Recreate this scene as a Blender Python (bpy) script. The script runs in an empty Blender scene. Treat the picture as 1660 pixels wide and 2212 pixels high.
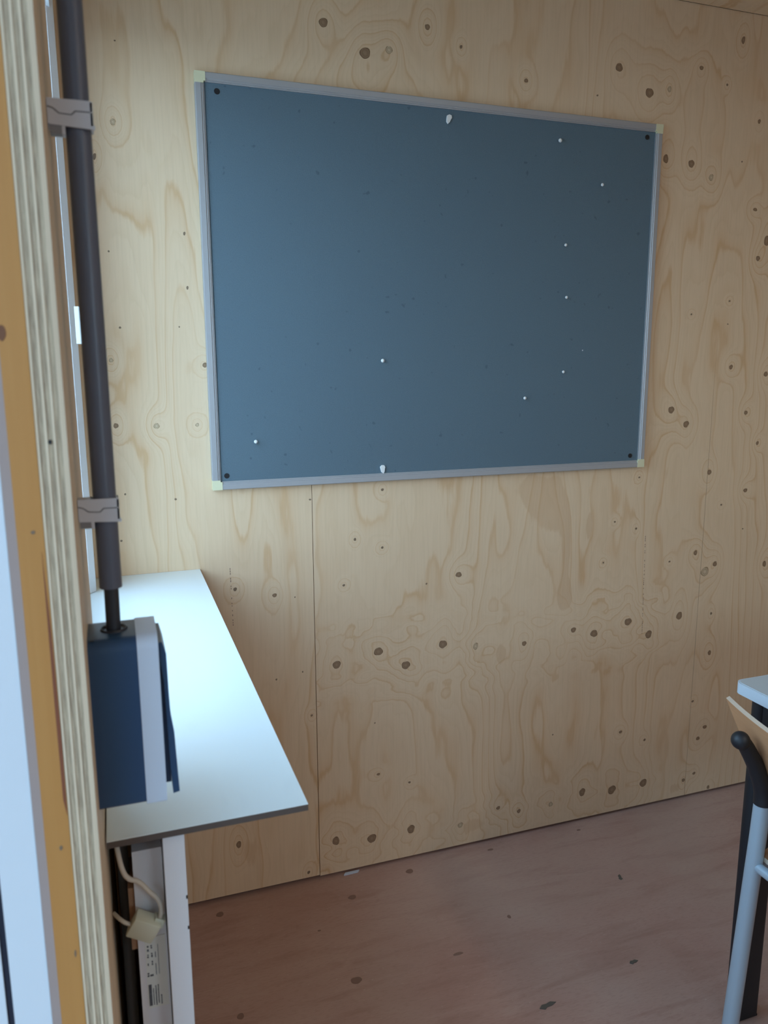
import bpy, bmesh, math, random
import numpy as np
from mathutils import Vector, Matrix

# ---------------------------------------------------------------- camera, sky, daylight, exposure
S = bpy.context.scene
COL = S.collection
CAM = Vector((-.815, -1.8404, 1.3603)); YAW, PITCH, ROLL, FPX = .3357, -.1851, -.0042, 1684.8
cd = bpy.data.cameras.new('camera'); cam = bpy.data.objects.new('camera', cd); COL.objects.link(cam)
fw = Vector((math.sin(YAW)*math.cos(PITCH), math.cos(YAW)*math.cos(PITCH), math.sin(PITCH)))
r0 = Vector((math.cos(YAW), -math.sin(YAW), 0)); u0 = r0.cross(fw)
rt = math.cos(ROLL)*r0 + math.sin(ROLL)*u0; up = -math.sin(ROLL)*r0 + math.cos(ROLL)*u0
mw = Matrix((rt, up, -fw)).transposed().to_4x4(); mw.translation = CAM
cam.matrix_world = mw
cd.sensor_fit = 'VERTICAL'; cd.sensor_height = 24.0; cd.sensor_width = 18.0
cd.lens = FPX/2212*24.0
cd.clip_start = .02; cd.clip_end = 200
cd.dof.use_dof = True; cd.dof.focus_distance = 1.75; cd.dof.aperture_fstop = cd.lens/3.4
S.camera = cam

S.view_settings.view_transform = 'Standard'; S.view_settings.look = 'None'
S.view_settings.exposure = 0.2; S.view_settings.gamma = 1.0
S.view_settings.use_curve_mapping = False

W = bpy.data.worlds.new('overcast_sky'); S.world = W; W.use_nodes = True
wn = W.node_tree; wn.nodes.clear()
wo = wn.nodes.new('ShaderNodeOutputWorld'); wb = wn.nodes.new('ShaderNodeBackground')
tc = wn.nodes.new('ShaderNodeTexCoord'); sx = wn.nodes.new('ShaderNodeSeparateXYZ')
wr = wn.nodes.new('ShaderNodeValToRGB')
wn.links.new(tc.outputs['Generated'], sx.inputs[0]); wn.links.new(sx.outputs['Z'], wr.inputs[0])
wr.color_ramp.elements[0].position = 0.0; wr.color_ramp.elements[0].color = (.56, .79, 1.0, 1)
wr.color_ramp.elements[1].position = 0.7; wr.color_ramp.elements[1].color = (.44, .69, 1.0, 1)
wn.links.new(wr.outputs[0], wb.inputs[0]); wb.inputs[1].default_value = 6.8
wn.links.new(wb.outputs[0], wo.inputs[0])

def front_portal(x0, x1, z0, z1, y):
    l = bpy.data.lights.new('front_portal', 'AREA'); l.shape = 'RECTANGLE'; l.size = x1-x0; l.size_y = z1-z0
    l.cycles.is_portal = True
    o = bpy.data.objects.new('front_portal', l); COL.objects.link(o)
    o.location = ((x0+x1)/2, y, (z0+z1)/2); o.rotation_euler = (math.pi/2, 0, 0)
def portal(name, y0, y1, z0, z1, x):
    l = bpy.data.lights.new(name, 'AREA'); l.shape = 'RECTANGLE'; l.size = z1-z0; l.size_y = y1-y0
    l.cycles.is_portal = True
    o = bpy.data.objects.new(name, l); COL.objects.link(o)
    o.location = (x, (y0+y1)/2, (z0+z1)/2); o.rotation_euler = (0, -math.pi/2, 0)
portal('window_portal', -.90, -.125, .92, 2.04, -.935)
front_portal(-.05, .95, 1.10, 1.95, -3.69)
portal('door_portal', -1.93, -1.19, .12, 2.12, -.965)

# ---------------------------------------------------------------- helpers
def mat(name, col=(.8, .8, .8), rough=.6, metal=0, spec=.5):
    m = bpy.data.materials.new(name); m.use_nodes = True
    b = m.node_tree.nodes['Principled BSDF']
    b.inputs['Base Color'].default_value = (*col, 1); b.inputs['Roughness'].default_value = rough
    b.inputs['Metallic'].default_value = metal; b.inputs['Specular IOR Level'].default_value = spec
    return m
class N:
    """tiny node-graph helper"""
    def __init__(s, m): s.t = m.node_tree; s.b = s.t.nodes['Principled BSDF']
    def n(s, k, **kw):
        x = s.t.nodes.new(k)
        for a, v in kw.items(): setattr(x, a, v)
        return x
    def put(s, sock, v):
        if hasattr(v, 'is_output'): s.t.links.new(v, sock)
        elif isinstance(v, tuple) and len(v) == 3 and sock.type == 'RGBA': sock.default_value = (*v, 1)
        else: sock.default_value = v
    def math(s, op, a, b=0.0, clamp=False):
        x = s.n('ShaderNodeMath', operation=op, use_clamp=clamp); s.put(x.inputs[0], a); s.put(x.inputs[1], b); return x.outputs[0]
    def mix(s, f, a, b, mode='MIX'):
        x = s.n('ShaderNodeMix', data_type='RGBA', blend_type=mode); s.put(x.inputs[0], f); s.put(x.inputs[6], a); s.put(x.inputs[7], b); return x.outputs[2]
    def obj(s, scale=(1, 1, 1), world=True):
        g = s.n('ShaderNodeNewGeometry') if world else s.n('ShaderNodeTexCoord')
        m = s.n('ShaderNodeMapping'); m.inputs['Scale'].default_value = scale
        s.t.links.new(g.outputs['Position' if world else 'Object'], m.inputs[0]); return m.outputs[0]
    def noise(s, vec, scale=1.0, detail=3.0, rough=.5, dist=0.0):
        x = s.n('ShaderNodeTexNoise'); s.put(x.inputs['Vector'], vec); x.inputs['Scale'].default_value = scale
        x.inputs['Detail'].default_value = detail; x.inputs['Roughness'].default_value = rough; x.inputs['Distortion'].default_value = dist
        return x.outputs[0]
    def ramp(s, f, pts):
        x = s.n('ShaderNodeValToRGB'); s.put(x.inputs[0], f); e = x.color_ramp.elements
        while len(e) < len(pts): e.new(.5)
        for i, (p, c) in enumerate(pts):
            e[i].position = p; e[i].color = (c, c, c, 1) if not isinstance(c, tuple) else (*c, 1)
        return x.outputs[0]
    def attr(s, name):
        x = s.n('ShaderNodeAttribute'); x.attribute_name = name; return x.outputs['Fac']
    def color(s, c): s.put(s.b.inputs['Base Color'], c)
    def bump(s, h, strength=.2, dist=.001):
        x = s.n('ShaderNodeBump'); x.inputs['Strength'].default_value = strength; x.inputs['Distance'].default_value = dist
        s.put(x.inputs['Height'], h); s.t.links.new(x.outputs[0], s.b.inputs['Normal'])

def link(name, me, m=None, parent=None, loc=None):
    o = bpy.data.objects.new(name, me); COL.objects.link(o)
    if m is not None and me is not None:
        for mm in (m if isinstance(m, (list, tuple)) else [m]): me.materials.append(mm)
    if parent: o.parent = parent
    if loc: o.location = loc
    return o
def fin(bm, name, m, parent=None, smooth=False, bevel=0, seg=2, bang=40):
    if bevel:
        es = [e for e in bm.edges if len(e.link_faces) == 2 and e.calc_face_angle(0) > math.radians(bang)]
        bmesh.ops.bevel(bm, geom=es, offset=bevel, segments=seg, profile=.5, affect='EDGES')
    bmesh.ops.recalc_face_normals(bm, faces=bm.faces)
    if smooth:
        for f in bm.faces: f.smooth = True
        for e in bm.edges:
            if len(e.link_faces) == 2 and e.calc_face_angle(0) > math.radians(38): e.smooth = False
    me = bpy.data.meshes.new(name); bm.to_mesh(me); bm.free()
    o = link(name, me, m, parent)
    if parent is not None and parent.type == 'EMPTY': o.matrix_parent_inverse = Matrix.Translation(-parent.location)
    return o
def abox(bm, x0, x1, y0, y1, z0, z1):
    v = [bm.verts.new(p) for p in ((x0,y0,z0),(x1,y0,z0),(x1,y1,z0),(x0,y1,z0),(x0,y0,z1),(x1,y0,z1),(x1,y1,z1),(x0,y1,z1))]
    for f in ((0,3,2,1),(4,5,6,7),(0,1,5,4),(1,2,6,5),(2,3,7,6),(3,0,4,7)): bm.faces.new([v[i] for i in f])
def box(name, m, b, parent=None, bevel=0, **k):
    bm = bmesh.new(); abox(bm, *b); return fin(bm, name, m, parent, bevel=bevel, **k)
def boxes(name, m, bs, parent=None, bevel=0, **k):
    bm = bmesh.new()
    for b in bs: abox(bm, *b)
    return fin(bm, name, m, parent, bevel=bevel, **k)
def prism(bm, pts, a, b, axis):
    """polygon pts extruded from a to b along axis (0,1,2)"""
    def P(p, t):
        q = list(p); q.insert(axis, t); return q
    lo = [bm.verts.new(P(p, a)) for p in pts]; hi = [bm.verts.new(P(p, b)) for p in pts]
    bm.faces.new(lo); bm.faces.new(hi[::-1])
    n = len(pts)
    for i in range(n): bm.faces.new([lo[i], lo[(i+1) % n], hi[(i+1) % n], hi[i]])
def smooth_path(pts, it=3):
    pts = [Vector(p) for p in pts]
    for _ in range(it):
        q = [pts[0]]
        for a, b in zip(pts, pts[1:]): q += [a*.75+b*.25, a*.25+b*.75]
        q.append(pts[-1]); pts = q
    return pts
def tube(bm, pts, r, n=16, cap=True):
    pts = [Vector(p) for p in pts]; rs = r if isinstance(r, (list, tuple)) else [r]*len(pts)
    prev = None; rings = []
    for i, p in enumerate(pts):
        t = (pts[min(i+1, len(pts)-1)]-pts[max(i-1, 0)]).normalized()
        if prev is None:
            a = Vector((0, 0, 1)) if abs(t.z) < .9 else Vector((1, 0, 0)); prev = (a-t*a.dot(t)).normalized()
        else: prev = (prev-t*prev.dot(t)).normalized()
        s = t.cross(prev)
        rings.append([bm.verts.new(p+rs[i]*(math.cos(k*2*math.pi/n)*prev+math.sin(k*2*math.pi/n)*s)) for k in range(n)])
    for a, b in zip(rings, rings[1:]):
        for k in range(n): bm.faces.new([a[k], a[(k+1) % n], b[(k+1) % n], b[k]])
    if cap: bm.faces.new(rings[0][::-1]); bm.faces.new(rings[-1])
def tube_obj(name, m, pts, r, parent=None, n=16): 
    bm = bmesh.new(); tube(bm, pts, r, n); return fin(bm, name, m, parent, smooth=True)
def thing(name, label, cat, loc=(0, 0, 0), group=None):
    o = bpy.data.objects.new(name, None); COL.objects.link(o); o.location = loc; o.empty_display_size = .1
    return tag(o, label, cat, group)
def tag(o, label, cat, group=None):
    o['label'] = label; o['category'] = cat
    if group: o['group'] = group
    return o
def struct(o, label=None):
    o['kind'] = 'structure'
    if label: o['label'] = label
    return o

# smooth value noise on numpy arrays
rng = np.random.RandomState(7)
_T = rng.rand(64, 256, 256)*2-1
def vnoise(x, y, seed):
    T = _T[seed]; xi = np.floor(x).astype(int); yi = np.floor(y).astype(int); fx = x-xi; fy = y-yi
    fx = fx*fx*fx*(fx*(fx*6-15)+10); fy = fy*fy*fy*(fy*(fy*6-15)+10)
    g = lambda a, b: T[a % 256, b % 256]
    return (g(xi, yi)*(1-fx)+g(xi+1, yi)*fx)*(1-fy)+(g(xi, yi+1)*(1-fx)+g(xi+1, yi+1)*fx)*fy

# ---------------------------------------------------------------- materials
def ply_face(name, tint=(1, 1, 1), vec_axes='XZ'):
    m = mat(name, rough=.62, spec=.3); g = N(m)
    w = g.obj((1, 1, 1))
    G = g.attr('grain')
    st = g.obj((170, 170, 7)); fine = g.noise(st, 1, 3, .6)
    st2 = g.obj((38, 38, 5)); mid = g.noise(st2, 1, 3, .55)
    Gn = g.math('ADD', G, g.math('MULTIPLY', g.math('SUBTRACT', mid, .5), .42))
    fr = g.math('FRACT', Gn)
    line = g.ramp(fr, [(0, .9), (.035, 1), (.10, .45), (.30, .12), (.62, 0), (.93, .05), (1, .9)])
    fr2 = g.math('FRACT', g.math('MULTIPLY', Gn, 3.0))
    line2 = g.ramp(fr2, [(0, .8), (.12, .5), (.5, 0), (.9, .1), (1, .8)])
    big = g.noise(g.obj((1.6, 1.6, .7)), 1, 2, .5)
    vary = g.ramp(g.noise(g.obj((7, 7, 2.2)), 1, 3, .5), [(.3, .25), (.68, 1)])
    base = g.mix(big, (.75*tint[0], .553*tint[1], .365*tint[2]), (.81*tint[0], .608*tint[1], .41*tint[2]))
    base = g.mix(g.math('MULTIPLY', mid, .35), base, (.71*tint[0], .515*tint[1], .32*tint[2]))
    l1 = g.math('MULTIPLY', g.math('MULTIPLY', line, vary), .72)
    c = g.mix(l1, base, (.63, .36, .165))
    c = g.mix(g.math('MULTIPLY', g.math('MULTIPLY', line2, vary), .26), c, (.58, .38, .20))
    c = g.mix(g.math('MULTIPLY', g.ramp(fine, [(.35, 1), (.55, 0)]), .10), c, (.48, .33, .2))
    sn = g.noise(g.obj((22, 22, 6)), 1, 3, .6)
    stain = g.math('MULTIPLY', g.attr('stain'), 1.0)
    sm = g.ramp(g.math('ADD', stain, g.math('MULTIPLY', g.math('SUBTRACT', sn, .5), .9)), [(.42, 0), (.52, 1)])
    c = g.mix(g.math('MULTIPLY', sm, .32), c, (.56, .33, .17))
    g.color(c); g.bump(fine, .12, .0006)
    return m
M_ply = ply_face('pine_plywood')
M_ceil = ply_face('ceiling_plywood')

def plain_ply(name, a, b, scale, rough=.65):
    m = mat(name, rough=rough, spec=.3); g = N(m)
    n = g.noise(g.obj(scale), 1, 4, .6); g.color(g.mix(g.ramp(n, [(.3, 0), (.7, 1)]), a, b)); g.bump(n, .15, .0008)
    return m
M_endgrain = plain_ply('plywood_end_grain', (.30, .215, .14), (.62, .48, .32), (900, 900, 42))
M_endgrain_l = plain_ply('plywood_edge_grain_light', (.74, .57, .39), (.82, .66, .47), (300, 300, 14))
M_colface = plain_ply('column_plywood_face', (.66, .50, .34), (.76, .60, .42), (60, 30, 3))
M_dimply = plain_ply('raw_plywood', (.50, .36, .20), (.60, .45, .27), (30, 30, 4))

m = M_timber = mat('varnished_timber', rough=.42, spec=.4); g = N(m)
n1 = g.noise(g.obj((160, 160, 3.5)), 1, 4, .6); n2 = g.noise(g.obj((30, 30, 1.5)), 1, 2, .5)
c = g.mix(n1, (.52, .225, .055), (.62, .30, .09)); c = g.mix(g.math('MULTIPLY', n2, .5), c, (.48, .205, .055)); g.color(c); g.bump(n1, .1, .0005)
M_strip = mat('pinkish_sealed_edge', (.42, .31, .27), .6)
M_tknot = mat('timber_knot', (.20, .075, .03), .6)
M_resin = mat('reddish_timber_streak', (.24, .07, .03), .6)
M_pvc = mat('white_window_plastic', (.78, .81, .84), .35)
M_gasket = mat('black_rubber_gasket', (.012, .014, .03), .6)
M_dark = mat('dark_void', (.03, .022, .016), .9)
M_gap = mat('dark_wall_base', (.035, .02, .014), .9)  # near-black backing: shade of the gap at the floor put into colour

def knotmat(name, a, b):
    m = mat(name, rough=.6, spec=.3); g = N(m)
    t = g.n('ShaderNodeTexCoord'); fl2 = g.n('ShaderNodeVectorMath', operation='MULTIPLY'); g.t.links.new(t.outputs['Object'], fl2.inputs[0]); fl2.inputs[1].default_value = (1, 0, 1)
    ln = g.n('ShaderNodeVectorMath', operation='LENGTH'); g.t.links.new(fl2.outputs[0], ln.inputs[0])
    rr = g.math('ADD', ln.outputs['Value'], g.math('MULTIPLY', g.noise(t.outputs['Object'], 2.5, 2), .3))
    g.color(g.mix(g.ramp(rr, [(.35, 0), (.75, .6), (.95, 0), (1.1, 1)]), a, b)); return m
M_knot = knotmat('brown_knot', (.33, .215, .13), (.21, .125, .07))
M_knot_l = knotmat('pale_ring_knot', (.62, .47, .31), (.34, .23, .13))
M_nail = mat('dark_pin_knot', (.22, .145, .09), .6)

m = M_floor = mat('reddish_floor_plywood', rough=.5, spec=.35); g = N(m)
a = g.noise(g.obj((1.6, 3.2, 1)), 1, 4, .6); b_ = g.noise(g.obj((4, 26, 1)), 1, 4, .6, .6); f_ = g.noise(g.obj((60, 260, 1)), 1, 2, .5)
c = g.mix(g.ramp(a, [(.32, 0), (.68, 1)]), (.44, .255, .205), (.53, .35, .285))
c = g.mix(g.math('MULTIPLY', g.ramp(b_, [(.5, 0), (.72, 1)]), .5), c, (.34, .18, .14))
c = g.mix(g.math('MULTIPLY', g.ramp(b_, [(.22, 1), (.40, 0)]), .35), c, (.56, .40, .32))
c = g.mix(g.math('MULTIPLY', g.ramp(f_, [(.3, 1), (.5, 0)]), .25), c, (.30, .17, .13))
dust = g.noise(g.obj((120, 120, 1)), 1, 2, .7)
c = g.mix(g.math('MULTIPLY', g.ramp(dust, [(.66, 0), (.74, 1)]), .35), c, (.62, .50, .43))
dn = g.noise(g.obj((2.1, 2.1, 1)), 1, 3, .5)
c = g.mix(g.math('MULTIPLY', g.ramp(dn, [(.45, 0), (.7, 1)]), .4), c, (.50, .38, .31))
g.color(c); g.bump(b_, .15, .001)
g.put(g.b.inputs['Roughness'], g.ramp(a, [(.3, .42), (.7, .6)]))

m = M_felt = mat('slate_felt', rough=.85, spec=.25); g = N(m)
fn = g.noise(g.obj((420, 420, 420)), 1, 3, .7); fb = g.noise(g.obj((5, 5, 5)), 1, 3, .6); fs = g.noise(g.obj((60, 60, 60)), 1, 1, .5)
c = g.mix(fn, (.082, .128, .158), (.152, .212, .250)); c = g.mix(g.math('MULTIPLY', fb, .45), c, (.105, .150, .190))
c = g.mix(g.ramp(fs, [(.74, 0), (.80, .35)]), c, (.03, .05, .07))
g.color(c); g.bump(g.math('ADD', fn, g.math('MULTIPLY', fs, .7)), .35, .0012)
g.b.inputs['Sheen Weight'].default_value = .15
m = M_alu = mat('satin_aluminium', (.42, .42, .43), .42, .35)
M_cream = mat('cream_plastic', (.72, .68, .45), .45)
M_white = mat('white_plastic', (.82, .82, .80), .35)
M_black = mat('black_screw', (.006, .007, .01), .5)
m = M_lam = mat('white_laminate', rough=.30, spec=.5); g = N(m)
sm = g.noise(g.obj((30, 8, 8)), 1, 3, .6); g.color(g.mix(g.math('MULTIPLY', g.ramp(sm, [(.62, 0), (.8, 1)]), .15), (.80, .85, .83), (.60, .64, .63)))
M_core = mat('brown_laminate_core', (.10, .075, .062), .5)
m = M_pipe = mat('dark_grey_conduit', rough=.38, spec=.45); g = N(m)
g.color(g.mix(g.noise(g.obj((200, 200, 40)), 1, 2), (.095, .105, .14), (.115, .125, .16)))
M_slot = mat('dark_grey_pipe', (.055, .062, .070), .5)
M_cable = mat('black_cable', (.022, .024, .032), .45)
M_body = mat('dark_blue_grey_plastic', (.026, .066, .135), .30)
M_lgrey = mat('light_grey_plastic', (.60, .66, .75), .42)
M_clip = mat('grey_clip_plastic', (.56, .55, .57), .42)
M_clipd = mat('dark_grey_clip_plastic', (.22, .21, .215), .5)  # darker grey of the strap seam and screw boss
M_case = mat('white_enamel', (.78, .75, .75), .4)
M_caseb = mat('white_coated_board', (.80, .79, .80), .45)
M_label = mat('label_paper', (.80, .78, .70), .55)
M_ink = mat('label_ink', (.10, .10, .11), .6)
M_inkb = mat('brown_print', (.22, .13, .10), .6)
M_wire = mat('cream_cable', (.60, .52, .42), .45)
M_cube = mat('cream_junction_plastic', (.64, .62, .47), .4)
M_orange = mat('rough_orange_batten', (.36, .19, .10), .7)
M_tubeg = mat('pale_blue_grey_tube', (.42, .52, .60), .32, .15)
M_blk = mat('black_powder_coat', (.012, .015, .02), .5)
m = M_backply = mat('beech_plywood_lacquered', rough=.35, spec=.45); g = N(m)
bn = g.noise(g.obj((14, 14, 240)), 1, 3, .6); g.color(g.mix(bn, (.50, .25, .12), (.62, .34, .18)))
M_beechedge = mat('pale_beech_edge', (.66, .54, .42), .5)
m = M_desk = mat('pale_grey_desk_top', (.50, .57, .60), .4)
M_deskedge = mat('light_blue_grey_edge_band', (.58, .68, .76), .4)
m = M_ground = mat('outside_paving', rough=.9); g = N(m)
g.color(g.mix(g.noise(g.obj((3, 3, 3)), 1, 4), (.30, .31, .30), (.40, .41, .40)))

m = M_glass = bpy.data.materials.new('window_glass'); m.use_nodes = True; t = m.node_tree; t.nodes.clear()
o_ = t.nodes.new('ShaderNodeOutputMaterial'); mx = t.nodes.new('ShaderNodeMixShader'); lw_ = t.nodes.new('ShaderNodeLayerWeight'); lw_.inputs[0].default_value = .5; fr_ = t.nodes.new('ShaderNodeMath'); fr_.operation = 'POWER'; fr_.inputs[1].default_value = 5.0; fm_ = t.nodes.new('ShaderNodeMath'); fm_.operation = 'MULTIPLY_ADD'; fm_.inputs[1].default_value = .9; fm_.inputs[2].default_value = .03; t.links.new(lw_.outputs['Facing'], fr_.inputs[0]); t.links.new(fr_.outputs[0], fm_.inputs[0])
tr = t.nodes.new('ShaderNodeBsdfTransparent'); gl = t.nodes.new('ShaderNodeBsdfGlossy'); gl.inputs['Roughness'].default_value = .02
tr.inputs[0].default_value = (.96, .98, .98, 1)
t.links.new(fm_.outputs[0], mx.inputs[0]); t.links.new(tr.outputs[0], mx.inputs[1]); t.links.new(gl.outputs[0], mx.inputs[2]); t.links.new(mx.outputs[0], o_.inputs[0])

M_tint = M_glass.copy(); M_tint.name = 'dimming_glass'  # tint added to cut the daylight coming through the near door
for q in M_tint.node_tree.nodes:
    if q.type == 'BSDF_TRANSPARENT': q.inputs[0].default_value = (.62, .64, .65, 1)
# ---------------------------------------------------------------- knots of the back wall: (x, z, half width, half height) in metres
KNOTS = [(-0.311, 2.111, 0.0096, 0.0103), (-0.214, 2.06, 0.0122, 0.0126), (-0.156, 2.073, 0.0079, 0.0088), (-0.061, 2.133, 0.0058, 0.0069), (0.025, 2.101, 0.0036, 0.004), (0.201, 2.046, 0.0051, 0.0052), (0.406, 2.033, 0.0027, 0.0022), (0.467, 2.105, 0.0097, 0.0108), (0.563, 2.055, 0.0115, 0.0122), (0.625, 2.07, 0.0058, 0.0078), (0.723, 2.132, 0.006, 0.0056), (0.811, 2.1, 0.0031, 0.0034), (0.854, 2.215, 0.0062, 0.009), (0.626, 1.899, 0.0089, 0.0103), (0.71, 1.893, 0.0091, 0.0105), (0.779, 1.863, 0.0078, 0.0083), (0.929, 2.019, 0.0048, 0.0059), (0.939, 1.789, 0.0066, 0.0049), (0.989, 1.707, 0.0084, 0.0151), (0.963, 1.658, 0.0067, 0.0076), (0.88, 1.911, 0.0024, 0.0024), (0.743, 1.499, 0.0032, 0.0025), (0.873, 1.538, 0.0033, 0.0025), (0.873, 1.474, 0.0025, 0.0019), (0.896, 1.353, 0.0067, 0.0066), (1.027, 1.332, 0.007, 0.0081), (0.964, 1.22, 0.0061, 0.0068), (0.695, 1.234, 0.0096, 0.0105), (0.75, 1.192, 0.0098, 0.0093), (1.017, 1.128, 0.0053, 0.0056), (0.846, 1.048, 0.0068, 0.0083), (0.986, 0.986, 0.0071, 0.0064), (0.899, 0.947, 0.0035, 0.0028), (0.524, 0.921, 0.0031, 0.0027), (0.598, 0.896, 0.0032, 0.0034), (0.599, 1.045, 0.0032, 0.0027), (0.492, 0.804, 0.0031, 0.0027), (0.723, 0.787, 0.0033, 0.0028), (0.816, 0.806, 0.0069, 0.0072), (0.856, 0.744, 0.014, 0.0146), (0.892, 0.765, 0.007, 0.0088), (1.085, 0.748, 0.0074, 0.009), (0.988, 0.867, 0.0027, 0.0022), (0.038, 0.811, 0.0082, 0.0077), (-0.055, 0.795, 0.0026, 0.0025), (-0.282, 0.813, 0.0037, 0.003), (-0.178, 0.903, 0.0038, 0.003), (-0.251, 0.93, 0.0037, 0.0036), (-0.177, 1.053, 0.0037, 0.0036), (-0.365, 1.039, 0.0029, 0.0023), (-0.556, 0.83, 0.0044, 0.0046), (-0.46, 0.805, 0.0052, 0.0053), (-0.409, 0.795, 0.0018, 0.0018), (-0.304, 0.603, 0.0099, 0.0113), (-0.19, 0.624, 0.0116, 0.0115), (-0.113, 0.576, 0.0112, 0.0117), (-0.006, 0.621, 0.0109, 0.0119), (0.092, 0.603, 0.0077, 0.0094), (0.243, 0.592, 0.0066, 0.0076), (0.402, 0.613, 0.0077, 0.0084), (0.472, 0.594, 0.0111, 0.0114), (0.588, 0.616, 0.0114, 0.0115), (0.664, 0.568, 0.0117, 0.0117), (0.772, 0.614, 0.0095, 0.0133), (0.897, 0.48, 0.0063, 0.0077), (0.892, 0.608, 0.0036, 0.0045), (-0.394, 0.596, 0.0018, 0.0025), (-0.462, 0.585, 0.0024, 0.0025), (-0.373, 0.474, 0.0031, 0.0032), (-0.201, 0.425, 0.002, 0.002), (-0.192, 0.275, 0.0053, 0.0034), (-0.102, 0.234, 0.0041, 0.0028), (0.583, 0.268, 0.0059, 0.0046), (0.347, 0.299, 0.0023, 0.0022), (0.673, 0.227, 0.0043, 0.0039), (0.678, 0.082, 0.0122, 0.0135), (0.563, 0.081, 0.0135, 0.0141), (0.457, 0.094, 0.0107, 0.0123), (0.349, 0.076, 0.0064, 0.0084), (0.242, 0.076, 0.0062, 0.006), (0.174, 0.1, 0.006, 0.0059), (0.054, 0.071, 0.0073, 0.0088), (-0.097, 0.091, 0.0111, 0.0121), (-0.212, 0.088, 0.012, 0.0133), (-0.314, 0.103, 0.0103, 0.0117), (-0.391, 0.027, 0.0038, 0.0048), (-0.573, 0.15, 0.0059, 0.0105), (0.846, 0.327, 0.0045, 0.0039), (0.901, 0.232, 0.0074, 0.0064), (0.877, 0.197, 0.0064, 0.0064), (0.933, 0.018, 0.0056, 0.0058), (0.872, 0.078, 0.0055, 0.0049), (0.832, 0.062, 0.0055, 0.0065), (-0.77, 1.864, 0.0055, 0.0063), (-0.811, 1.793, 0.0037, 0.0064), (-0.635, 1.648, 0.0025, 0.0039), (-0.795, 1.604, 0.0019, 0.0024), (-0.634, 1.533, 0.0025, 0.004), (-0.782, 1.445, 0.0024, 0.0025), (-0.656, 1.448, 0.0015, 0.002), (-0.805, 1.375, 0.0043, 0.005), (-0.604, 1.364, 0.0052, 0.0052), (-0.804, 1.232, 0.0049, 0.0062), (-0.717, 1.229, 0.006, 0.0068), (-0.627, 1.229, 0.0042, 0.0042), (-0.794, 1.077, 0.002, 0.0026), (-0.684, 1.059, 0.0026, 0.0027), (-0.809, 0.97, 0.0025, 0.0027), (-0.756, 2.021, 0.0018, 0.0018)]
def grain_field(x, z, seed=0, knots=KNOTS):
    g = 3.4*vnoise(x*2.3+11, z*.42+5, seed) + 1.6*vnoise(x*6.5+3, z*.9, seed+1) + .55*vnoise(x*17, z*2.6, seed+2) + .16*vnoise(x*30, z*11, seed+3) + x*4.5
    if seed == 0:
        # tall nested cathedral figures low on the wall and above the board
        for cx, cz, sx_, sz_, A in ((.185, .24, .075, .26, 3.6), (.17, .62, .10, .20, 2.2), (.30, .95, .07, .25, 2.0), (-.24, 1.99, .16, .08, 2.4),
                                    (.62, 2.05, .16, .14, 2.6), (.80, .62, .10, .30, 1.8), (.66, 1.45, .06, .34, 2.0), (-.10, .60, .12, .12, 1.4),
                                    (-.66, 1.25, .05, .35, 1.6), (.52, .62, .16, .10, 1.8), (-.48, 1.02, .04, .3, 1.2)):
            dx = (x-cx)/sx_; dz = (z-cz)/sz_
            dx = dx*(1+.35*np.clip(dz, -1, 1.6))
            g = g + A*np.exp(-(dx*dx+dz*dz))
        # wavy zone around the knot row
        for zc, h in ((.55, .07), (.08, .05), (.68, .04)):
            g = g + np.exp(-((z-zc)/h)**2)*(.9*vnoise(x*22, z*34, 9)+.22*vnoise(x*48, z*60, 10))*((x > -.36) & (x < .75))
    for kx, kz, a, b in knots:
        if a < .003: continue
        g = g + 2.3*np.exp(-(((x-kx)/(a*3.8))**2+((z-kz)/(b*5.2))**2))
    return g
STAINS = [(.25, 1.03, .06, .05, .8), (.30, .97, .05, .07, .7), (.365, .84, .018, .12, .75), (.365, .72, .03, .045, .95), (.33, 1.0, .04, .08, .5),
          (.44, .92, .012, .05, .7), (-.52, 1.07, .05, .02, .5), (.10, .06, .05, .03, .6), (.72, 1.5, .02, .08, .5), (.70, 1.02, .05, .10, .35), (.60, .88, .07, .14, .35),
          (.61, 1.3, .03, .25, .4), (-.42, 1.30, .012, .2, .3), (.17, .57, .02, .035, .8), (.80, .04, .03, .03, .6), (-.55, .12, .05, .08, .5), (-.47, .25, .03, .1, .5)]
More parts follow.
